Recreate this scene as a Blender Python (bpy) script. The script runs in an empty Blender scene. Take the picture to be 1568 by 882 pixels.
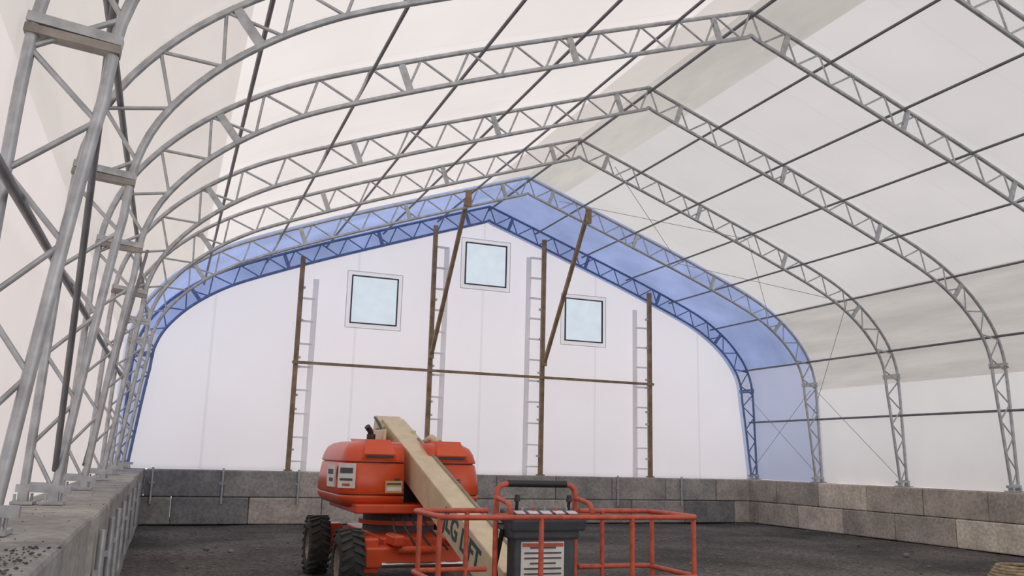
import bpy, bmesh, random
from math import *
from mathutils import Vector, Matrix
random.seed(7)
SC=bpy.context.scene
# ------------------------------------------------------------------ helpers
def new_mat(name):
    m=bpy.data.materials.new(name); m.use_nodes=True
    nt=m.node_tree; nt.nodes.clear()
    out=nt.nodes.new('ShaderNodeOutputMaterial')
    return m,nt,out
def N(nt,t,**kw):
    n=nt.nodes.new(t)
    for k,v in kw.items(): setattr(n,k,v)
    return n
def L(nt,a,b): nt.links.new(a,b)
def coords(nt,scale=(1,1,1)):
    mp=N(nt,'ShaderNodeMapping'); mp.inputs['Scale'].default_value=scale
    g=N(nt,'ShaderNodeNewGeometry'); L(nt,g.outputs['Position'],mp.inputs['Vector'])
    return mp.outputs[0]
def noise_col(nt,vec,scale,c1,c2,lo=.3,hi=.7,detail=6):
    n=N(nt,'ShaderNodeTexNoise'); n.inputs['Scale'].default_value=scale; n.inputs['Detail'].default_value=detail
    L(nt,vec,n.inputs['Vector'])
    r=N(nt,'ShaderNodeValToRGB'); r.color_ramp.elements[0].position=lo; r.color_ramp.elements[1].position=hi
    r.color_ramp.elements[0].color=(*c1,1); r.color_ramp.elements[1].color=(*c2,1)
    L(nt,n.outputs['Fac'],r.inputs[0]); return r.outputs[0],n.outputs['Fac']
def paint(name,col,rough=.5,metal=0.,var=.12,scale=6,bump=0.0,col2=None,bscale=40,spec=.5):
    m,nt,out=new_mat(name); p=N(nt,'ShaderNodeBsdfPrincipled')
    c2=col2 or tuple(min(1,c*(1+var)) for c in col); c1=tuple(c*(1-var) for c in col)
    v=coords(nt); c,f=noise_col(nt,v,scale,c1,c2)
    L(nt,c,p.inputs['Base Color']); p.inputs['Roughness'].default_value=rough; p.inputs['Metallic'].default_value=metal
    p.inputs['Specular IOR Level'].default_value=spec
    if bump:
        n=N(nt,'ShaderNodeTexNoise'); n.inputs['Scale'].default_value=bscale; n.inputs['Detail'].default_value=4; L(nt,v,n.inputs['Vector'])
        b=N(nt,'ShaderNodeBump'); b.inputs['Strength'].default_value=bump; b.inputs['Distance'].default_value=.03
        L(nt,n.outputs['Fac'],b.inputs['Height']); L(nt,b.outputs[0],p.inputs['Normal'])
    L(nt,p.outputs[0],out.inputs[0]); return m
def fabric(name,dif,trn,mix=.5,wr=.0,wscale=(.3,.3,.3),var=.04,seam=None):
    m,nt,out=new_mat(name); v=coords(nt,wscale)
    n=N(nt,'ShaderNodeTexNoise'); n.inputs['Scale'].default_value=1.5; n.inputs['Detail'].default_value=3; L(nt,v,n.inputs['Vector'])
    sm=None
    if seam:
        ax,st,per,hw,dk=seam
        g=N(nt,'ShaderNodeNewGeometry'); sp=N(nt,'ShaderNodeSeparateXYZ'); L(nt,g.outputs['Position'],sp.inputs[0])
        a=N(nt,'ShaderNodeMath',operation='SUBTRACT'); L(nt,sp.outputs[ax],a.inputs[0]); a.inputs[1].default_value=st-per/2-per*20
        b_=N(nt,'ShaderNodeMath',operation='MODULO'); L(nt,a.outputs[0],b_.inputs[0]); b_.inputs[1].default_value=per
        c_=N(nt,'ShaderNodeMath',operation='SUBTRACT'); L(nt,b_.outputs[0],c_.inputs[0]); c_.inputs[1].default_value=per/2
        d_=N(nt,'ShaderNodeMath',operation='ABSOLUTE'); L(nt,c_.outputs[0],d_.inputs[0])
        e_=N(nt,'ShaderNodeMath',operation='LESS_THAN'); L(nt,d_.outputs[0],e_.inputs[0]); e_.inputs[1].default_value=hw
        f_=N(nt,'ShaderNodeMath',operation='MULTIPLY_ADD'); L(nt,e_.outputs[0],f_.inputs[0]); f_.inputs[1].default_value=-dk; f_.inputs[2].default_value=1
        sm=f_.outputs[0]
    def col(c):
        r=N(nt,'ShaderNodeValToRGB'); r.color_ramp.elements[0].position=.3; r.color_ramp.elements[1].position=.7
        r.color_ramp.elements[0].color=(*[x*(1-var) for x in c],1); r.color_ramp.elements[1].color=(*[min(1,x*(1+var)) for x in c],1)
        L(nt,n.outputs['Fac'],r.inputs[0])
        if sm is None: return r.outputs[0]
        vm=N(nt,'ShaderNodeVectorMath',operation='SCALE'); L(nt,r.outputs[0],vm.inputs[0]); L(nt,sm,vm.inputs['Scale']); return vm.outputs[0]
    d=N(nt,'ShaderNodeBsdfDiffuse'); t=N(nt,'ShaderNodeBsdfTranslucent'); mx=N(nt,'ShaderNodeMixShader')
    L(nt,col(dif),d.inputs[0]); L(nt,col(trn),t.inputs[0]); mx.inputs[0].default_value=mix
    if wr:
        b=N(nt,'ShaderNodeBump'); b.inputs['Strength'].default_value=wr; b.inputs['Distance'].default_value=.3
        L(nt,n.outputs['Fac'],b.inputs['Height']); L(nt,b.outputs[0],d.inputs['Normal']); L(nt,b.outputs[0],t.inputs['Normal'])
    L(nt,d.outputs[0],mx.inputs[1]); L(nt,t.outputs[0],mx.inputs[2]); L(nt,mx.outputs[0],out.inputs[0]); return m

M={}
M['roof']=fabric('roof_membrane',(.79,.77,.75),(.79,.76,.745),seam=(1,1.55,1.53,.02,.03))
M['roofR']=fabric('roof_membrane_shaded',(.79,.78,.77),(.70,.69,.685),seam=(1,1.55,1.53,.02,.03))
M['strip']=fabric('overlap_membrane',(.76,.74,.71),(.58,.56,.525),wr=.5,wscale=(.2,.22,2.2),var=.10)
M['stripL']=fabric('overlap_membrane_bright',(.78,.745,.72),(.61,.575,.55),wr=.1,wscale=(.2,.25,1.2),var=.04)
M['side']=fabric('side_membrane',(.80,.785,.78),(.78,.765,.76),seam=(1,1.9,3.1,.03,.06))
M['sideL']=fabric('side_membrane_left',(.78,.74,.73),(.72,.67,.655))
M['blue']=fabric('blue_membrane',(.33,.41,.67),(.33,.41,.67),var=.16,wscale=(.5,.5,.5))
M['blueside']=fabric('blue_side_membrane',(.50,.54,.68),(.48,.52,.67))
M['endw']=fabric('end_membrane',(.80,.78,.80),(.89,.86,.885),var=.02,seam=(0,.9,3.74,.035,.09))
M['border']=fabric('window_border_membrane',(.78,.765,.78),(.80,.775,.80))
M['flange']=fabric('pale_flange',(.92,.91,.91),(.98,.965,.97),mix=.55)
M['pane']=fabric('window_pane_translucent',(.50,.57,.61),(.61,.70,.76),mix=.75,wscale=(2,2,2))
M['steel']=paint('galvanised_steel',(.45,.46,.48),.36,.40,.22,9)
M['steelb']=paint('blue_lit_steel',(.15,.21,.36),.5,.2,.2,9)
M['steeld']=paint('weathered_steel',(.30,.27,.24),.55,.2,.3,5)
M['purl']=paint('purlin_steel',(.19,.19,.205),.5,.3,.2,5)
M['brown']=paint('brown_coated_steel',(.29,.19,.11),.6,0,.35,4)
M['cable']=paint('cable_steel',(.30,.30,.31),.5,.5)
M['red']=paint('orange_red_paint',(.68,.085,.025),.30,0,.08,3)
M['redr']=paint('faded_red_rail_paint',(.54,.10,.055),.5,0,.25,12)
M['cream']=paint('cream_boom_paint',(.66,.54,.37),.5,0,.10,5)
M['black']=paint('black_plastic',(.02,.02,.022),.45)
M['rubber']=paint('tyre_rubber',(.045,.044,.042),.85,0,.4,8,.3)
M['rim']=paint('wheel_rim',(.30,.25,.20),.6,0,.3,9)
M['dark']=paint('dark_grey_enclosure',(.06,.07,.085),.5,0,.2,8)
M['white']=paint('white_label',(.76,.74,.70),.6)
M['ink']=paint('label_ink',(.08,.08,.09),.6)
M['yell']=paint('label_tan',(.62,.45,.18),.6)
M['teal']=paint('lettering_teal',(.03,.10,.11),.5)
M['chrome']=paint('cylinder_rod',(.6,.6,.6),.2,.9)
M['hose']=paint('tan_hose',(.36,.27,.17),.8,0,.4,10)
M['stone']=paint('loose_stone',(.20,.185,.175),.9,0,.5,3)
M['stoned']=paint('dark_grit',(.10,.097,.09),.95,0,.5,3)
def block_mat(name,cols,k=1.):
    m,nt,out=new_mat(name); p=N(nt,'ShaderNodeBsdfPrincipled'); v=coords(nt)
    g=N(nt,'ShaderNodeNewGeometry'); r=N(nt,'ShaderNodeValToRGB'); r.color_ramp.interpolation='CONSTANT'
    els=r.color_ramp.elements
    while len(els)<len(cols): els.new(.5)
    for i,c in enumerate(cols): els[i].position=i/len(cols); els[i].color=(*[x*k for x in c],1)
    L(nt,g.outputs['Random Per Island'],r.inputs[0])
    c,f=noise_col(nt,v,1.6,(.68,.68,.68),(1.12,1.10,1.06),.32,.68,9)
    mx=N(nt,'ShaderNodeMixRGB',blend_type='MULTIPLY'); mx.inputs[0].default_value=1
    L(nt,r.outputs[0],mx.inputs[1]); L(nt,c,mx.inputs[2])
    c2,f2=noise_col(nt,v,14,(.8,.8,.8),(1.1,1.1,1.1),.35,.6,8)
    mx2=N(nt,'ShaderNodeMixRGB',blend_type='MULTIPLY'); mx2.inputs[0].default_value=1
    L(nt,mx.outputs[0],mx2.inputs[1]); L(nt,c2,mx2.inputs[2]); L(nt,mx2.outputs[0],p.inputs['Base Color'])
    p.inputs['Roughness'].default_value=.9
    b=N(nt,'ShaderNodeBump'); b.inputs['Strength'].default_value=.5; b.inputs['Distance'].default_value=.03
    L(nt,f2,b.inputs['Height']); L(nt,b.outputs[0],p.inputs['Normal']); L(nt,p.outputs[0],out.inputs[0]); return m
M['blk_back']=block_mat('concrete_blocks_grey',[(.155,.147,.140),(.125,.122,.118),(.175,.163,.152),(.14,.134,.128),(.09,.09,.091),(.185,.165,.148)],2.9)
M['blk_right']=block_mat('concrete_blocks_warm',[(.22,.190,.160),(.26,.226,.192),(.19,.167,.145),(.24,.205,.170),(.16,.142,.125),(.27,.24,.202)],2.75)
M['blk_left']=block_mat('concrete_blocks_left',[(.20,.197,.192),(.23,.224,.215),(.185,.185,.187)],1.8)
m,nt,out=new_mat('dark_gravel'); p=N(nt,'ShaderNodeBsdfPrincipled'); v=coords(nt)
c,f=noise_col(nt,v,.45,(.055,.053,.052),(.185,.168,.156),.36,.72,9)
vo=N(nt,'ShaderNodeTexVoronoi'); vo.inputs['Scale'].default_value=22; L(nt,v,vo.inputs['Vector'])
hs=N(nt,'ShaderNodeValToRGB'); hs.color_ramp.elements[0].color=(.5,.5,.5,1); hs.color_ramp.elements[1].color=(1.6,1.55,1.5,1)
sp=N(nt,'ShaderNodeSeparateColor'); L(nt,vo.outputs['Color'],sp.inputs[0]); L(nt,sp.outputs[0],hs.inputs[0])
mx=N(nt,'ShaderNodeMixRGB',blend_type='MULTIPLY'); mx.inputs[0].default_value=1
L(nt,c,mx.inputs[1]); L(nt,hs.outputs[0],mx.inputs[2]); L(nt,mx.outputs[0],p.inputs['Base Color']); p.inputs['Roughness'].default_value=.95
c9,f9=noise_col(nt,v,9,(0,0,0),(1,1,1),.3,.7,10)
b=N(nt,'ShaderNodeBump'); b.inputs['Strength'].default_value=1.; b.inputs['Distance'].default_value=.07
L(nt,c9,b.inputs['Height']); L(nt,b.outputs[0],p.inputs['Normal']); L(nt,p.outputs[0],out.inputs[0]); M['gravel']=m

class B:
    """mesh builder"""
    def __init__(s): s.v=[];s.f=[];s.m=[];s.mats=[];s.sm=[]
    def mi(s,k):
        if k not in s.mats: s.mats.append(k)
        return s.mats.index(k)
    def add(s,vs,fs,k,smooth=False):
        o=len(s.v); s.v+= [tuple(x) for x in vs]; i=s.mi(k)
        for f in fs: s.f.append([a+o for a in f]); s.m.append(i); s.sm.append(smooth)
    def tube(s,a,b,r,k,n=8,r2=None):
        a=Vector(a);b=Vector(b);d=b-a
        if d.length<1e-6:return
        r2=r if r2 is None else r2
        z=d.normalized(); x=z.orthogonal().normalized(); y=z.cross(x)
        vs=[];
        for q,(c,rr) in enumerate(((a,r),(b,r2))):
            for i in range(n):
                t=2*pi*i/n; vs.append(c+x*cos(t)*rr+y*sin(t)*rr)
        s.add(vs,[[i,(i+1)%n,n+(i+1)%n,n+i] for i in range(n)],k,True)
        s.add(vs,[list(range(n))[::-1],list(range(n,2*n))],k)
    def path(s,pts,r,k,n=8,closed=False,caps=True):
        pts=[Vector(p) for p in pts]; m=len(pts); rings=[]
        up=None
        for i,p in enumerate(pts):
            if closed: d=(pts[(i+1)%m]-pts[i-1]).normalized()
            else: d=(pts[min(i+1,m-1)]-pts[max(i-1,0)]).normalized()
            if up is None: up=d.orthogonal().normalized()
            up=(up-d*up.dot(d)).normalized(); y=d.cross(up)
            rings.append([p+up*cos(2*pi*j/n)*r+y*sin(2*pi*j/n)*r for j in range(n)])
        vs=[q for rg in rings for q in rg]; fs=[]
        for i in range(m if closed else m-1):
            for j in range(n):
                a=i*n+j;b=i*n+(j+1)%n;c=((i+1)%m)*n+(j+1)%n;d=((i+1)%m)*n+j
                fs.append([a,b,c,d])
        s.add(vs,fs,k,True)
        if not closed: s.add(rings[0]+rings[-1],[list(range(n))[::-1],list(range(n,2*n))],k)
    def box(s,c,sz,k,R=None):
        c=Vector(c); h=[x/2 for x in sz]; vs=[]
        for dx in(-1,1):
            for dy in(-1,1):
                for dz in(-1,1):
                    p=Vector((dx*h[0],dy*h[1],dz*h[2]))
                    if R is not None: p=R@p
                    vs.append(c+p)
        s.add(vs,[[0,1,3,2],[4,6,7,5],[0,4,5,1],[2,3,7,6],[0,2,6,4],[1,5,7,3]],k)
    def bar(s,a,b,w,h,k,up=(0,0,1)):
        a=Vector(a);b=Vector(b);d=(b-a);z=d.normalized();u=Vector(up);u=(u-z*u.dot(z)).normalized();x=z.cross(u)
        R=Matrix((x,z,u)).transposed(); s.box((a+b)/2,(w,d.length,h),k,R)
    def obj(s,name,parent=None,bevel=0,seg=3):
        me=bpy.data.meshes.new(name); me.from_pydata(s.v,[],s.f)
        for k in s.mats: me.materials.append(M[k])
        for i,p in enumerate(me.polygons): p.material_index=s.m[i]; p.use_smooth=s.sm[i]
        bm=bmesh.new(); bm.from_mesh(me); bmesh.ops.recalc_face_normals(bm,faces=bm.faces); bm.to_mesh(me); bm.free()
        o=bpy.data.objects.new(name,me); SC.collection.objects.link(o)
        if parent: o.parent=parent
        if bevel:
            md=o.modifiers.new('b','BEVEL'); md.width=bevel; md.segments=seg; md.limit_method='ANGLE'; md.angle_limit=radians(30)
        return o
def empty(name):
    e=bpy.data.objects.new(name,None); e.empty_display_size=.3; SC.collection.objects.link(e); return e
# ------------------------------------------------------------------ camera
f=1317.25; yaw=.3738; pit=.1961; rol=.0252; H0=1.7776
fw=Vector((sin(yaw)*cos(pit),cos(yaw)*cos(pit),sin(pit))); rt=Vector((cos(yaw),-sin(yaw),0)); up=rt.cross(fw)
R=rt*cos(rol)+up*sin(rol); U=-rt*sin(rol)+up*cos(rol)
cam=bpy.data.cameras.new('camera'); co=bpy.data.objects.new('camera',cam); SC.collection.objects.link(co)
mt=Matrix((R,U,-fw)).transposed().to_4x4(); mt.translation=(0,0,H0); co.matrix_world=mt
cam.sensor_width=36; cam.lens=f/1568*36; cam.clip_start=.05; cam.clip_end=500; SC.camera=co
# ------------------------------------------------------------------ dimensions
XC=8.4445; HW=1.327; WI=8.86; WT=.78
TY={-4:-3.9,-3:-.85,-2:2.2,-1:5.298,0:8.063,1:10.899,2:14.202,3:17.379,4:20.529,5:23.532}
YW=23.72; YB=23.177
outer=[(0,9.23),(1.75,8.62),(3.5,8.0),(5.2,7.38),(6.9,6.7),(7.7,6.3),(8.34,5.85),(8.8,5.40),(9.14,4.92),(9.33,4.42),(9.39,3.9),(9.42,3.0),(9.46,1.42)]
def catmull(P,n=8):
    o=[];Q=[(2*P[0][0]-P[1][0],2*P[0][1]-P[1][1])]+P+[(2*P[-1][0]-P[-2][0],2*P[-1][1]-P[-2][1])]
    for i in range(1,len(Q)-2):
        for j in range(n):
            t=j/n; r=[]
            for a in (0,1):
                p0,p1,p2,p3=Q[i-1][a],Q[i][a],Q[i+1][a],Q[i+2][a]
                r.append(.5*((2*p1)+(-p0+p2)*t+(2*p0-5*p1+4*p2-p3)*t*t+(-p0+3*p1-3*p2+p3)*t**3))
            o.append(tuple(r))
    o.append(P[-1]); return o
D=catmull(outer); S=[0]
for a,b_ in zip(D,D[1:]): S.append(S[-1]+hypot(b_[0]-a[0],b_[1]-a[1]))
def at(s,off=0.):
    s=max(0,min(S[-1],s))
    for i in range(len(S)-1):
        if s<=S[i+1]: break
    t=(s-S[i])/(S[i+1]-S[i]); x=D[i][0]+(D[i+1][0]-D[i][0])*t; z=D[i][1]+(D[i+1][1]-D[i][1])*t
    a=D[max(i-1,0)];b_=D[min(i+2,len(D)-1)]
    dx=b_[0]-a[0];dz=b_[1]-a[1];l=hypot(dx,dz); nx,nz=abs(dz/l),abs(dx/l)
    k=min(1,s/.25); nx*=k; l=hypot(nx,nz); nx/=l;nz/=l
    return (x+nx*off,z+nz*off)
def s_of_x(x):
    for i in range(len(D)-1):
        if D[i+1][0]>=x: return S[i]+(S[i+1]-S[i])*(x-D[i][0])/(D[i+1][0]-D[i][0])
def s_of_z(z):
    for i in range(len(D)-1):
        if D[i+1][1]<=z: return S[i]+(S[i+1]-S[i])*(D[i][1]-z)/(D[i][1]-D[i+1][1])
ST=S[-1]
sL=s_of_z(3.8)
def dep(s):
    if s<=sL: return .43
    t=(s-sL)/(ST-sL); return .43+(.22-.43)*t**.9
# ------------------------------------------------------------------ arch trusses
def arch(i,Y):
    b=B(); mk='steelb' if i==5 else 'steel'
    for sd in (-1,1):
        P=lambda s,o=0.: (XC+sd*at(s,o)[0],Y,at(s,o)[1])
        I=lambda s,e=0.: P(s,-dep(s)-e)
        n=70
        so=[ST*k/n for k in range(n+1)]
        b.path([P(s) for s in so],.036,mk)
        b.path([I(s) for s in so],.036,mk)
        nn=int(ST/.37); hp=ST/nn
        for k in range(nn):
            s0,s1_=k*hp,(k+1)*hp
            b.tube(*((I(s0),P(s1_)) if k%2 else (P(s0),I(s1_))),.018,mk,6)
        for s in [s_of_x(.76),s_of_x(3.35),s_of_x(5.9),s_of_x(8.2)]:
            b.bar(P(s),I(s),.05,.09,mk,up=(1,0,0) if s<s_of_x(8) else (0,0,1))
        s=s_of_z(4.2)
        b.bar(P(s,.04),I(s,.04),.10,.06,mk,up=(0,0,1)); b.bar(P(s+.07,.04),I(s+.07,.04),.10,.05,'steeld' if i<3 else mk)
        s=s_of_z(1.47)
        b.tube(P(s,.02),I(s,.02),.03,mk)
        for x in (P(ST)[0],I(ST)[0]):
            b.box((x,Y,HW+.012),(.17,.26,.024),'steel'); b.box((x,Y,HW+.06),(.07,.12,.09),'steel')
            b.tube((x-.05,Y-.09,HW),(x-.05,Y-.09,HW+.08),.012,'steel',6); b.tube((x+.05,Y+.09,HW),(x+.05,Y+.09,HW+.08),.012,'steel',6)
        b.bar(P(ST-.03,.06),I(ST-.03,.12),.07,.06,'steel')
    return b.obj('arch_truss')
for i,Y in TY.items(): arch(i,Y)
# ------------------------------------------------------------------ purlins and girts
for sd in (-1,1):
    for dx in (1.6,3.2,4.78,6.35,7.92):
        x,z=at(s_of_x(dx),-.085); b=B(); b.tube((XC+sd*x,TY[-4],z),(XC+sd*x,YW-.05,z),.026,'purl'); b.obj('roof_purlin')
    for zz in (4.85,3.14):
        x,z=at(s_of_z(zz),-.085); b=B(); b.tube((XC+sd*x,TY[-4],z),(XC+sd*x,YW-.05,z),.03,'purl'); b.obj('side_girt')
b=B(); b.tube((XC,TY[-4],9.13),(XC,YW-.05,9.13),.03,'purl'); b.obj('ridge_purlin')
# ------------------------------------------------------------------ fabric
FO=.075
s1=s_of_x(1.05); s2=s_of_x(7.98); s3=s_of_z(4.0); sb=s_of_z(4.85)
def sheet(b,sd,sa,sc,ya,yb,k,n):
    vs=[];
    for j in range(n+1):
        x,z=at(sa+(sc-sa)*j/n,FO)
        if sa+(sc-sa)*j/n>=ST-.001: z=HW
        vs+= [(XC+sd*x,ya,z),(XC+sd*x,yb,z)]
    b.add(vs,[[2*j,2*j+1,2*j+3,2*j+2] for j in range(n)],k,True)
cb=B(); wl=B(); wr=B()
Y0=TY[-4]-.3
for sd in (-1,1):
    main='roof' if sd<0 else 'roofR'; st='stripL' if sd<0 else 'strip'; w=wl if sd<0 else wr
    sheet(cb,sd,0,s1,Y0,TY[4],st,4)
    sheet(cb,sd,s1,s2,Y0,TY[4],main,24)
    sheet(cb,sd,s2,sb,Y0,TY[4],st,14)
    sheet(cb,sd,0,sb,TY[4],YW,'blue',40)
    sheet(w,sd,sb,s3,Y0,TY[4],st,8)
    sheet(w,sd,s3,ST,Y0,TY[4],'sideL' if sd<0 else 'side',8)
    sheet(w,sd,sb,ST,TY[4],YW,'blueside',14)
cb.obj('ceiling'); wl.obj('wall_left'); wr.obj('wall_right')
WINS=[(4.46,5.80,5.38,6.75),(7.78,9.10,6.81,8.10),(11.06,12.36,5.37,6.71)]
BT=.12
cu=bpy.data.curves.new('c','CURVE'); cu.dimensions='2D'; cu.fill_mode='BOTH'
def poly(pts):
    sp=cu.splines.new('POLY'); sp.points.add(len(pts)-1)
    for q,(x,z) in zip(sp.points,pts): q.co=(x,z,0,1)
    sp.use_cyclic_u=True
n=60
def half(off): return [(at(ST*k/n,off(ST*k/n))[0],at(ST*k/n,off(ST*k/n))[1]) for k in range(n+1)]
hi=half(lambda s:-dep(s)-.02); ho=half(lambda s:FO)
hi[-1]=(hi[-1][0],HW); ho[-1]=(ho[-1][0],HW)
poly([(XC+x,z) for x,z in hi[::-1]]+[(XC-x,z) for x,z in hi[1:]])
for a,c,d,e in WINS: poly([(a-BT,d-BT),(c+BT,d-BT),(c+BT,e+BT),(a-BT,e+BT)])
to=bpy.data.objects.new('t',cu); SC.collection.objects.link(to)
bpy.context.view_layer.update(); dg=bpy.context.evaluated_depsgraph_get()
me=bpy.data.meshes.new_from_object(to.evaluated_get(dg)); bpy.data.objects.remove(to)
for v_ in me.vertices: v_.co=Vector((v_.co.x,YW,v_.co.y))
me.materials.clear(); me.materials.append(M['endw'])
wb=bpy.data.objects.new('wall_back',me); SC.collection.objects.link(wb)
b=B()
for sd in (-1,1):
    vs=[]
    for (xi,zi),(xo,zo) in zip(hi,ho): vs+=[(XC+sd*xi,YW,zi),(XC+sd*xo,YW,zo)]
    ncut=next(k for k in range(n+1) if ST*k/n>sb)
    b.add(vs,[[2*j,2*j+1,2*j+3,2*j+2] for j in range(ncut)],'blue'); b.add(vs,[[2*j,2*j+1,2*j+3,2*j+2] for j in range(ncut,n)],'blueside')
b.obj('blue_closure_band',wb)
for i,(a,c,d,e) in enumerate(WINS):
    w=empty('window_%d'%(i+1)); b=B()
    t=BT
    for (x0,x1,z0,z1) in [(a-t,c+t,e,e+t),(a-t,c+t,d-t,d),(a-t,a,d,e),(c,c+t,d,e)]:
        b.add([(x0,YW,z0),(x1,YW,z0),(x1,YW,z1),(x0,YW,z1)],[[0,1,2,3]],'border')
    b.obj('fabric_border',w)
    b=B()
    for p_,q_ in (((a-t,d-t),(c+t,d-t)),((c+t,d-t),(c+t,e+t)),((c+t,e+t),(a-t,e+t)),((a-t,e+t),(a-t,d-t))):
        b.tube((p_[0],YW-.01,p_[1]),(q_[0],YW-.01,q_[1]),.009,'border',5)
    b.obj('border_hem',w)
    b=B(); t=.032
    for (x0,x1,z0,z1) in [(a,c,e-t,e),(a,c,d,d+t),(a,a+t,d+t,e-t),(c-t,c,d+t,e-t)]:
        b.box(((x0+x1)/2,YW-.03,(z0+z1)/2),(x1-x0,.05,z1-z0),'black')
    b.obj('frame',w)
    b=B(); b.add([(a,YW,d),(c,YW,d),(c,YW,e),(a,YW,e)],[[0,1,2,3]],'pane'); b.obj('pane',w)
CY=TY[5]-.02
for x,sg in ((3.04,1),(6.75,1),(10.20,-1),(13.86,-1)):
    b=B(); dx=abs(x-XC); top=at(s_of_x(dx),-.43)[1]+.15
    b.box((x,CY-.12,(HW+top)/2),(.12,.10,top-HW),'brown')
    xi=x+sg*.42
    top2=top-.55
    b.box((xi,CY+.06,(HW+top2)/2),(.15,.03,top2-HW),'flange')
    z=HW+.25
    while z<top2:
        b.box(((x+xi)/2,CY-.04,z),(.40,.12,.04),'flange'); z+=.62
    b.box((x,CY-.12,HW+.02),(.2,.2,.03),'brown')
    for z in (HW+.55,HW+1.6,3.3,4.05,4.3,5.3,6.2):
        if z<top: b.box((x+sg*.05,CY-.10,z),(.13,.13,.06),'steel')
    b.obj('end_wall_column')
b=B(); b.box(((3.04+13.86)/2,CY-.20,4.157),(13.86-3.04+.2,.05,.075),'brown'); b.obj('end_wall_girt')
for x in (6.74,10.22):
    b=B(); z4=at(s_of_x(abs(x-XC)),-.1)[1]; b.bar((x,TY[4]-.09,z4),(x,CY-.24,4.6),.10,.09,'brown')
    b.box((x,TY[4]-.09,z4-.15),(.16,.06,.42),'brown'); b.box((x,CY-.24,4.62),(.13,.1,.25),'brown'); b.obj('diagonal_brace')
# ------------------------------------------------------------------ cables
def cab(a,c,r=.007):
    b=B(); b.tube(a,c,r,'cable',5); b.obj('bracing_cable')
def RP(dx,Y,sd=1,off=-.2):
    x,z=at(s_of_x(dx),off); return (XC+sd*x,Y,z)
def LP(z,Y,sd=1,off=-.2):
    x,z_=at(s_of_z(z),off); return (XC+sd*x,Y,z_)
cab(RP(1.0,TY[4]),RP(4.78,TY[3])); cab(RP(1.0,TY[3]),RP(4.78,TY[4])); cab(RP(4.78,TY[4]),RP(7.9,TY[3])); cab(RP(4.78,TY[3]),RP(7.9,TY[4]))
cab(RP(7.9,TY[3]),LP(3.2,TY[4]))
cab(LP(4.2,TY[4]),LP(1.5,TY[3])); cab(LP(4.0,TY[5]),LP(1.6,TY[4])); cab(LP(1.6,TY[5]),LP(4.0,TY[4]))
for a,c in ((LP(4.9,TY[-1],-1),LP(1.6,TY[0],-1)),(LP(1.6,TY[1],-1),LP(4.9,TY[2],-1))):
    b=B(); b.tube(a,c,.024,'purl'); b.obj('wall_cross_brace')
# ------------------------------------------------------------------ block walls
def blocks(name,mk,x0,y0,dirv,inn,n,thick,len_=1.83,offs=(0,.9)):
    b=B(); d=Vector(dirv); nrm=Vector(inn); hh=HW/2
    for row in range(2):
        t=-offs[row]
        while t<n:
            a=max(t,0)+.006; c=min(t+len_,n)-.006
            if c-a>.1:
                j=random.uniform(-.015,.015)
                ctr=Vector((x0,y0,0))+d*((a+c)/2)-nrm*(thick/2+j)
                sz=(abs(d.x)*(c-a)+abs(nrm.x)*thick, abs(d.y)*(c-a)+abs(nrm.y)*thick, hh-.012)
                b.box((ctr.x,ctr.y,hh*row+hh/2),sz,mk)
            t+=len_
    return b.obj(name,bevel=.03,seg=2)
ce=empty('concrete_block_wall'); blocks('blocks_back','blk_back',XC-WI-WT,YB,(1,0,0),(0,-1,0),2*(WI+WT),WT,offs=(.35,1.0)).parent=ce
ce=empty('concrete_block_wall'); blocks('blocks_right','blk_right',XC+WI,-4.5,(0,1,0),(-1,0,0),YB+4.5-.01,WT,offs=(.2,1.1)).parent=ce
ce=empty('concrete_block_wall'); blocks('blocks_left','blk_left',XC-WI,-4.5,(0,1,0),(1,0,0),YB+4.5-.01,WT,offs=(.6,1.5)).parent=ce
for x in (1.44,3.3,14.8,-.2,6.1,12.6):
    b=B(); b.tube((x,YB-.055,.5),(x,YB-.055,HW+.04),.03,'steel'); b.box((x,YB-.035,1.0),(.12,.03,.05),'steel'); b.obj('anchor_pin')
for y in (7.1,8.4,9.6,10.9,12.6,14.6,17):
    b=B(); x=XC-WI+.06; b.tube((x,y,.45),(x,y,1.2),.028,'steel'); b.box((x-.02,y,.9),(.03,.1,.05),'steel'); b.obj('anchor_pin')
# ------------------------------------------------------------------ ground
bm=bmesh.new(); bmesh.ops.create_grid(bm,x_segments=90,y_segments=90,size=.5)
for v_ in bm.verts:
    x=XC+v_.co.x*26; y=10+v_.co.y*32
    v_.co=Vector((x,y,-.015+.018*sin(x*1.3+y*.7)*sin(y*.9-x*.4)))
me=bpy.data.meshes.new('floor'); bm.to_mesh(me); bm.free()
for p_ in me.polygons: p_.use_smooth=True
me.materials.append(M['gravel']); o=bpy.data.objects.new('floor',me); SC.collection.objects.link(o)
def rocks(name,pts,mk='stone'):
    b=B()
    for (x,y,z,r) in pts:
        bm=bmesh.new(); bmesh.ops.create_icosphere(bm,subdivisions=1,radius=r)
        vs=[Vector((v_.co.x*random.uniform(.7,1.25)+x,v_.co.y*random.uniform(.7,1.25)+y,v_.co.z*.6*random.uniform(.8,1.1)+z+r*.3)) for v_ in bm.verts]
        b.add(vs,[[v_.index for v_ in f_.verts] for f_ in bm.faces],mk); bm.free()
    return b.obj(name)
gp=[(random.uniform(0,17),random.uniform(9,22.9),0,random.choice([.012,.015,.02,.03,.04])) for _ in range(560)]+[(.9,17.3,0,.08),(1.3,16.9,0,.06),(14.5,14.2,0,.08),(15.2,16.3,0,.06)]
gp=[g_ for g_ in gp if hypot(g_[0]-13.45,g_[1]-10.75)>.75]
rocks('loose_gravel',gp)
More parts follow.
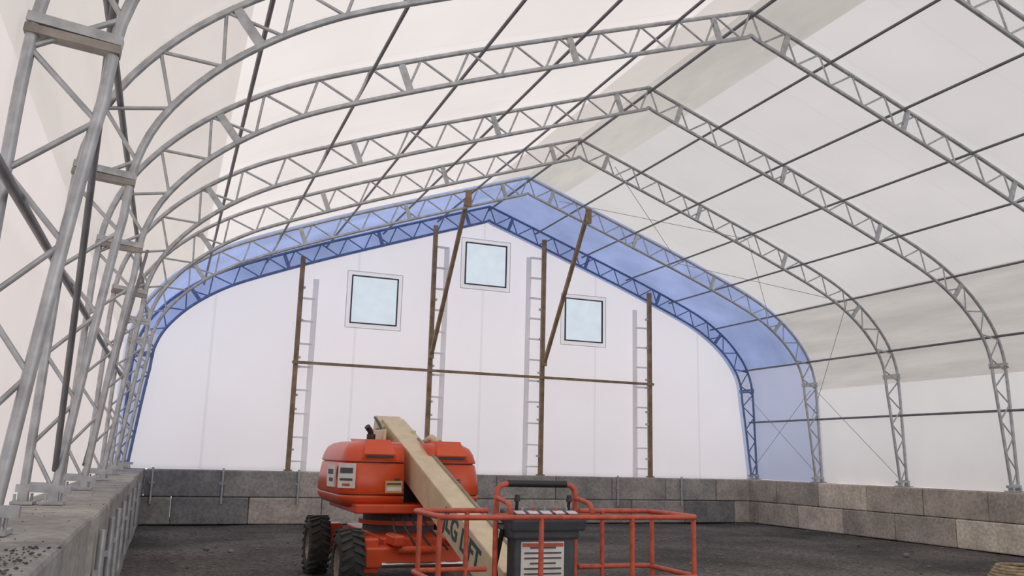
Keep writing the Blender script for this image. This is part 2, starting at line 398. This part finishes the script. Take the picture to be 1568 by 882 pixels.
rocks('wall_top_debris',[(random.gauss(-.52,.05),random.uniform(3.2,4.6),HW,random.choice([.005,.007,.010])) for _ in range(110)]+
      [(random.gauss(-.75,.2),random.uniform(3.2,14),HW,random.choice([.004,.006])) for _ in range(120)],'stoned')
b=B()
for k in range(5):
    b.path([(13.45+(.48-.03*k)*cos(t*pi/14),10.75+(.48-.03*k)*sin(t*pi/14),.045+.045*k) for t in range(28)],.03,'hose',8,True)
b.obj('hose_coil')

# ================================================================== BOOM LIFT
LX=3.30
lift=empty('boom_lift')
def wheel(name,x,y,out):
    b=B(); r=.415; w=.30; n=36
    prof=[(-.5,.24),(-.5,.33),(-.44,.385),(-.3,.405),(0,.41),(.3,.405),(.44,.385),(.5,.33),(.5,.24),(.42,.225),(-.42,.225)]
    vs=[];m_=len(prof)
    for i in range(n):
        t=2*pi*i/n
        for px,pr in prof: vs.append((x+px*w,y+pr*cos(t),r+pr*sin(t)))
    b.add(vs,[[i*m_+j,((i+1)%n)*m_+j,((i+1)%n)*m_+(j+1)%m_,i*m_+(j+1)%m_] for i in range(n) for j in range(m_)],'rubber',True)
    for i in range(22):
        for sd in (-1,1):
            t=2*pi*(i+(.5 if sd>0 else 0))/22
            c=Vector((x+sd*w*.27,y+.415*cos(t),r+.415*sin(t)))
            rad=Vector((0,cos(t),sin(t))); tan=Vector((0,-sin(t),cos(t))); ax=Vector((1,0,0))
            a2=(ax*cos(.45)+tan*sin(.45)*sd).normalized(); b2=rad.cross(a2)
            b.box(c,(w*.52,.045,.035),'rubber',Matrix((a2,b2,rad)).transposed())
    for sd in (-1,1):
        vs=[];rp=[(w*.5*sd,.245),(w*.42*sd,.225),(w*.2*sd,.20),(w*.15*sd,.10),(w*.34*sd,.085),(w*.36*sd,.0001)]
        for i in range(24):
            t=2*pi*i/24
            for px,pr in rp: vs.append((x+px,y+pr*cos(t),r+pr*sin(t)))
        q=len(rp)
        b.add(vs,[[i*q+j,((i+1)%24)*q+j,((i+1)%24)*q+j+1,i*q+j+1] for i in range(24) for j in range(q-1)],'rim',True)
        for i in range(8):
            t=2*pi*i/8; b.tube((x+sd*w*.15,y+.15*cos(t),r+.15*sin(t)),(x+sd*w*.24,y+.15*cos(t),r+.15*sin(t)),.014,'steeld',6)
    return b.obj(name,lift)
k=1
for wy in (11.45,13.9):
    for sd in (-1,1):
        wheel('wheel_%d'%k,LX+sd*.98,wy,sd); k+=1
b=B()
b.box((LX,12.68,.56),(1.05,2.5,.34),'red'); b.box((LX,11.35,.50),(1.62,.30,.26),'red'); b.box((LX,13.95,.50),(1.62,.30,.26),'red')
for sd in (-1,1):
    b.box((LX+sd*.72,11.42,.52),(.20,.36,.44),'red'); b.box((LX+sd*.72,13.9,.52),(.20,.36,.44),'red')
    b.box((LX+sd*.42,11.25,.72),(.14,.5,.14),'red')
b.obj('chassis',lift,bevel=.03,seg=3)
b=B()
b.tube((LX,12.75,.72),(LX,12.75,1.0),.52,'dark',28); b.tube((LX,12.75,.82),(LX,12.75,.88),.58,'red',28)
b.tube((LX-.6,11.18,.42),(LX+.6,11.18,.42),.03,'chrome'); b.tube((LX-.4,11.14,.60),(LX+.1,11.14,.60),.05,'red',12)
for j in range(4):
    b.path([(LX-.3+.12*j,11.9,.98),(LX-.42+.14*j,11.35,.86+.02*j),(LX-.35+.2*j,11.1,.60)],.016,'black',6)
b.obj('slew_ring_and_hoses',lift)
HWD=1.03
b=B(); b.box((LX,12.75,1.07),(1.7,2.0,.12),'red'); b.box((LX,13.2,1.35),(.50,1.4,.6),'dark')
for sd in (-1,1): b.box((LX+sd*.23,13.35,1.72),(.045,.9,.9),'cream')
b.obj('turntable',lift,bevel=.02)
def hood(name,x0,x1,sd):
    xo=x0 if sd<0 else x1
    xi=x1 if sd<0 else x0
    def lev(z,yo,yi,ins,r=.26):
        pts=[]
        a=xo-sd*ins; c=xi; y0,y1=yo,yi
        def arc(cx,cy,t0,t1):
            for q in range(9):
                t=t0+(t1-t0)*q/8; pts.append((cx+r*cos(t),cy+r*sin(t),z))
        if sd<0:
            pts.append((c,y0,z)); arc(a+r,y0+r,-pi/2,-pi); arc(a+r,y1-r,pi,pi/2); pts.append((c,y1,z))
        else:
            pts.append((c,y0,z)); arc(a-r,y0+r,-pi/2,0); arc(a-r,y1-r,0,pi/2); pts.append((c,y1,z))
        return pts
    b=B()
    def loft(levels,k):
        vs=[p for l in levels for p in l]; m_=len(levels[0]); fs=[]
        for i in range(len(levels)-1):
            for j in range(m_): fs.append([i*m_+j,i*m_+(j+1)%m_,(i+1)*m_+(j+1)%m_,(i+1)*m_+j])
        b.add(vs,fs,k,True); b.add(levels[0],[list(range(m_))],k); b.add(levels[-1],[list(range(m_))],k)
    loft([lev(1.07,12.10,13.98,.16),lev(1.085,12.02,14.03,.10),lev(1.15,11.93,14.08,.03),lev(1.21,11.90,14.1,.0),lev(1.24,11.91,14.09,.01)],'red')
    loft([lev(1.24,11.925,14.075,.025),lev(1.255,11.925,14.075,.025)],'black')
    loft([lev(1.255,11.91,14.09,.01),lev(1.27,11.90,14.1,.0),lev(1.5,11.93,14.1,.02),lev(1.66,11.97,14.08,.045),lev(1.675,11.98,14.06,.055)],'red')
    loft([lev(1.675,12.0,14.04,.07),lev(1.69,12.0,14.04,.07)],'black')
    loft([lev(1.69,11.97,14.07,.045),lev(1.71,11.965,14.08,.04),lev(1.82,12.0,14.04,.07),lev(1.90,12.05,14.0,.11),lev(1.95,12.14,13.92,.18),lev(1.975,12.28,13.8,.28)],'red')
    cx=(x0+x1)/2+.08*(-sd); w=.22
    b.add([(cx-w-.03,11.945,1.72),(cx+w+.03,11.945,1.72),(cx+w,11.93,1.80),(cx-w,11.93,1.80),(cx-w+.04,12.12,2.0),(cx+w-.04,12.12,2.0),(cx+w-.04,13.2,2.02),(cx-w+.04,13.2,2.02)],
          [[0,1,2,3],[3,2,5,4],[4,5,6,7],[0,3,4,7],[1,6,5,2]],'red')
    b.box((cx,11.925,1.765),(2*w-.06,.012,.035),'black')
    b.box((xi+sd*.10,11.90,1.45),(.06,.02,.05),'black')
    if sd>0:
        for q in range(4): b.box((cx,11.905,1.36+.035*q),(.26,.012,.012),'black')
    return b.obj(name,lift)
hood('engine_hood',LX-HWD,LX-.16,-1); hood('tank_hood',LX+.20,LX+HWD-.02,1)
b=B()
XO=LX-HWD
b.box((XO-.006,12.65,1.48),(.03,.55,.30),'white'); b.box((XO-.018,12.65,1.54),(.012,.40,.07),'ink'); b.box((XO-.018,12.60,1.43),(.012,.3,.05),'ink')
Rz=Matrix.Rotation(radians(-45),3,'Z')
b.box((XO+.082,11.985,1.50),(.27,.02,.33),'white',Rz); b.box((XO+.076,11.979,1.57),(.2,.02,.07),'ink',Rz); b.box((XO+.076,11.979,1.45),(.2,.02,.03),'ink',Rz); b.box((XO+.076,11.979,1.38),(.12,.02,.03),'redr',Rz)
b.box((LX-.31,11.90,1.36),(.24,.03,.16),'yell'); b.box((LX-.31,11.893,1.33),(.2,.03,.05),'white'); b.box((LX-.31,11.893,1.40),(.2,.03,.025),'ink')
b.obj('safety_decals',lift)
b=B(); b.path([(LX-.42,13.0,1.95),(LX-.42,13.0,2.07),(LX-.44,12.98,2.14),(LX-.50,12.94,2.20)],.045,'black',10); b.tube((LX-.42,13.0,1.95),(LX-.42,13.0,2.09),.065,'black',12); b.obj('exhaust',lift)
A=Vector((LX+.06,13.72,2.16)); E=Vector((LX+.27,8.45,.33)); bd=(E-A).normalized(); un=Vector((0,0,1)); un=(un-bd*un.dot(bd)).normalized(); sx=bd.cross(un)
b=B(); L1=(E-A).length
b.bar(A,A+bd*L1*.95,.37,.44,'cream',up=un)
b.bar(A+bd*L1*.2,E,.27,.34,'cream',up=un)
b.obj('boom_tube',lift,bevel=.018,seg=2)
b=B()
b.bar(A-bd*.32-un*.02,A+bd*.25-un*.02,.42,.36,'cream',up=un); b.tube(A+Vector((-.24,0,-.02)),A+Vector((.24,0,-.02)),.07,'steeld',14)
b.path([A+Vector((-.1,.3,.1)),A+Vector((-.24,.15,.22)),A+Vector((-.27,-.3,.10)),A+Vector((-.22,-.9,-.3))],.022,'black',8)
for sd in (-1,1): b.bar(A+Vector((sd*.225,.25,-.15)),A+Vector((sd*.225,-.35,-.55)),.03,.42,'cream')
b.obj('boom_pivot_head',lift,bevel=.02)
b=B(); p1=Vector((LX+.1,12.2,1.05)); p2=A+bd*2.6-un*.26
b.tube(p1,p1+(p2-p1)*.6,.075,'dark',14); b.tube(p1+(p2-p1)*.6,p2,.04,'chrome',12); b.obj('lift_cylinder',lift)
b=B()
b.path([(LX+.32,12.9,1.7),(LX+.33,12.75,1.98),(LX+.38,12.5,2.06),(LX+.44,12.3,1.98)],.05,'cream',10)
b.obj('riser_hose_guard',lift)
b=B()
for j,o_ in enumerate((-.04,.02)):
    b.path([A+bd*1.0+un*.23+Vector((.13+o_*.3,0,0)),A+bd*3+un*.235+Vector((.14+o_*.3,0,0)),A+bd*(L1*.95)+un*.23+Vector((.12+o_*.3,0,0)),A+bd*(L1-.05)+un*.18+Vector((.06+o_*.3,0,0))],.009,'steeld',6)
b.obj('boom_hoses',lift)
tcv=bpy.data.curves.new('lettering','FONT'); tcv.body='JLG LIFT'; tcv.size=.36; tcv.extrude=.003; tcv.align_x='CENTER'; tcv.align_y='CENTER'; tcv.offset=.008
to=bpy.data.objects.new('tt',tcv); SC.collection.objects.link(to); bpy.context.view_layer.update(); dg=bpy.context.evaluated_depsgraph_get()
me=bpy.data.meshes.new_from_object(to.evaluated_get(dg)); bpy.data.objects.remove(to)
nv=bd.cross(un); nv=nv if nv.x<0 else -nv
TM=Matrix((bd,un,bd.cross(un))).transposed().to_4x4(); TM.translation=A+bd*(L1*.72)+nv*.189
me.transform(TM); me.materials.clear(); me.materials.append(M['teal'])
o=bpy.data.objects.new('lettering',me); SC.collection.objects.link(o); o.parent=lift
b=B(); ex=LX+.27
b.box((ex,8.25,.42),(.30,.30,.5),'dark'); b.bar((ex,8.1,.35),(ex,7.66,.35),.4,.2,'redr'); b.tube((ex,8.25,.1),(ex,8.25,.75),.11,'steeld',14); b.obj('platform_rotator',lift,bevel=.02)
x0,x1,yn,yf=LX-1.20,LX+1.17,6.72,7.60; zt=1.31; zf=.20; r=.023
b=B()
def rr(pts,rad=.08,closed=False,k='redr',rt_=r):
    P=[Vector(p) for p in pts]; o=[]
    m_=len(P)
    for i,p in enumerate(P):
        if not closed and i in (0,m_-1): o.append(p); continue
        a=(P[i-1]-p).normalized(); c=(P[(i+1)%m_]-p).normalized()
        for t in (0,.33,.66,1):
            q=(p+a*rad)*(1-t)**2+p*2*t*(1-t)+(p+c*rad)*t*t; o.append(q)
    b.path(o,rt_,k,8,closed)
rr([(LX-.5,yf,zt),(x0,yf,zt),(x0,yn,zt),(x1,yn,zt),(x1,yf,zt),(LX+.42,yf,zt)],.1)
rr([(LX-.5,yf,.80),(x0,yf,.80),(x0,yn,.80),(x1,yn,.80),(x1,yf,.80),(LX+.42,yf,.80)],.1)
rr([(x0,yf,zf),(x0,yn,zf),(x1,yn,zf),(x1,yf,zf)],.06,True)
for x,y in [(x0,yn+.08),(x0+.06,yf),(x1,yn+.08),(x1,yf-.08),(x0+.85,yn),(x0+1.7,yn),(x0+.5,yf),(x1-.5,yf)]:
    b.tube((x,y,zf),(x,y,zt),r,'redr')
G0,G1=LX-.42,LX+.38
rr([(G0,yf,zf),(G0,yf,1.55),(G1,yf,1.55),(G1,yf,zf)],.10,rt_=.026)
for g in (G0,G1): rr([(g,yf,1.43),(g,yf-.33,1.39),(g,yf-.38,zt-.02),(g,yf-.02,zt-.04)],.06)
b.path([(G0+.11,yf,1.555),(G1-.1,yf,1.555)],.034,'black',10)
b.obj('basket_rails',lift)
b=B(); b.box(((x0+x1)/2,(yn+yf)/2,zf-.03),(x1-x0,yf-yn,.04),'steeld')
for (a,c) in (((x0,yn),(x1,yn)),((x0,yf),(x1,yf)),((x0,yn),(x0,yf)),((x1,yn),(x1,yf))): b.bar((*a,zf+.05),(*c,zf+.05),.008,.13,'redr')
b.obj('basket_floor',lift)
KX=LX-.01
b=B(); b.box((KX,yf-.10,.78),(.60,.20,.80),'dark'); b.box((KX,yf-.13,1.24),(.74,.34,.12),'dark',Matrix.Rotation(radians(14),3,'X'))
b.box((KX,yf-.10,1.14),(.66,.26,.14),'dark')
b.obj('control_console',lift,bevel=.025)
b=B(); b.box((KX-.03,yf-.205,.82),(.42,.02,.46),'white')
for j in range(9): b.box((KX-.03,yf-.213,1.0-.045*j),(.36 if j%3 else .25,.02,.014),'ink')
b.box((KX-.03,yf-.213,1.025),(.40,.02,.03),'redr')
for j in range(7):
    x=KX-.33+.11*j; b.tube((x,yf-.16,1.28),(x,yf-.17,1.35),.012,'steel' if j%2 else 'redr',8)
for sg in (-1,1):
    x=KX+.26*sg; b.tube((x,yf-.12,1.28),(x,yf-.14,1.42),.016,'black',8); b.tube((x,yf-.14,1.40),(x,yf-.14,1.46),.03,'black',10,.022)
for j in range(5): b.box((KX-.26+.13*j,yf-.20,1.308),(.09,.08,.008),'white',Matrix.Rotation(radians(14),3,'X'))
b.obj('console_controls',lift)
b=B(); b.path([(KX+.33,yf-.02,1.2),(KX+.37,yf+.05,.9),(KX+.35,yf+.08,.5),(KX+.2,yf+.2,.4)],.03,'black',8); b.path([(KX-.34,yf,1.15),(KX-.38,yf+.08,.8),(KX-.28,yf+.2,.45)],.025,'black',8); b.obj('console_hoses',lift)
# ------------------------------------------------------------------ light
w=bpy.data.worlds.new('world'); SC.world=w; w.use_nodes=True; nt=w.node_tree; bg=nt.nodes['Background']; bg.inputs[0].default_value=(1.0,.975,.985,1); bg.inputs[1].default_value=1.33
sun=bpy.data.lights.new('sun','SUN'); sun.energy=2.0; sun.angle=radians(12); sun.color=(1,.96,.92); so=bpy.data.objects.new('sun',sun); SC.collection.objects.link(so)
so.rotation_euler=Vector((.72,.10,-.69)).to_track_quat('-Z','Y').to_euler()
SC.view_settings.view_transform='Standard'; SC.view_settings.look='None'; SC.view_settings.exposure=0; SC.view_settings.gamma=1
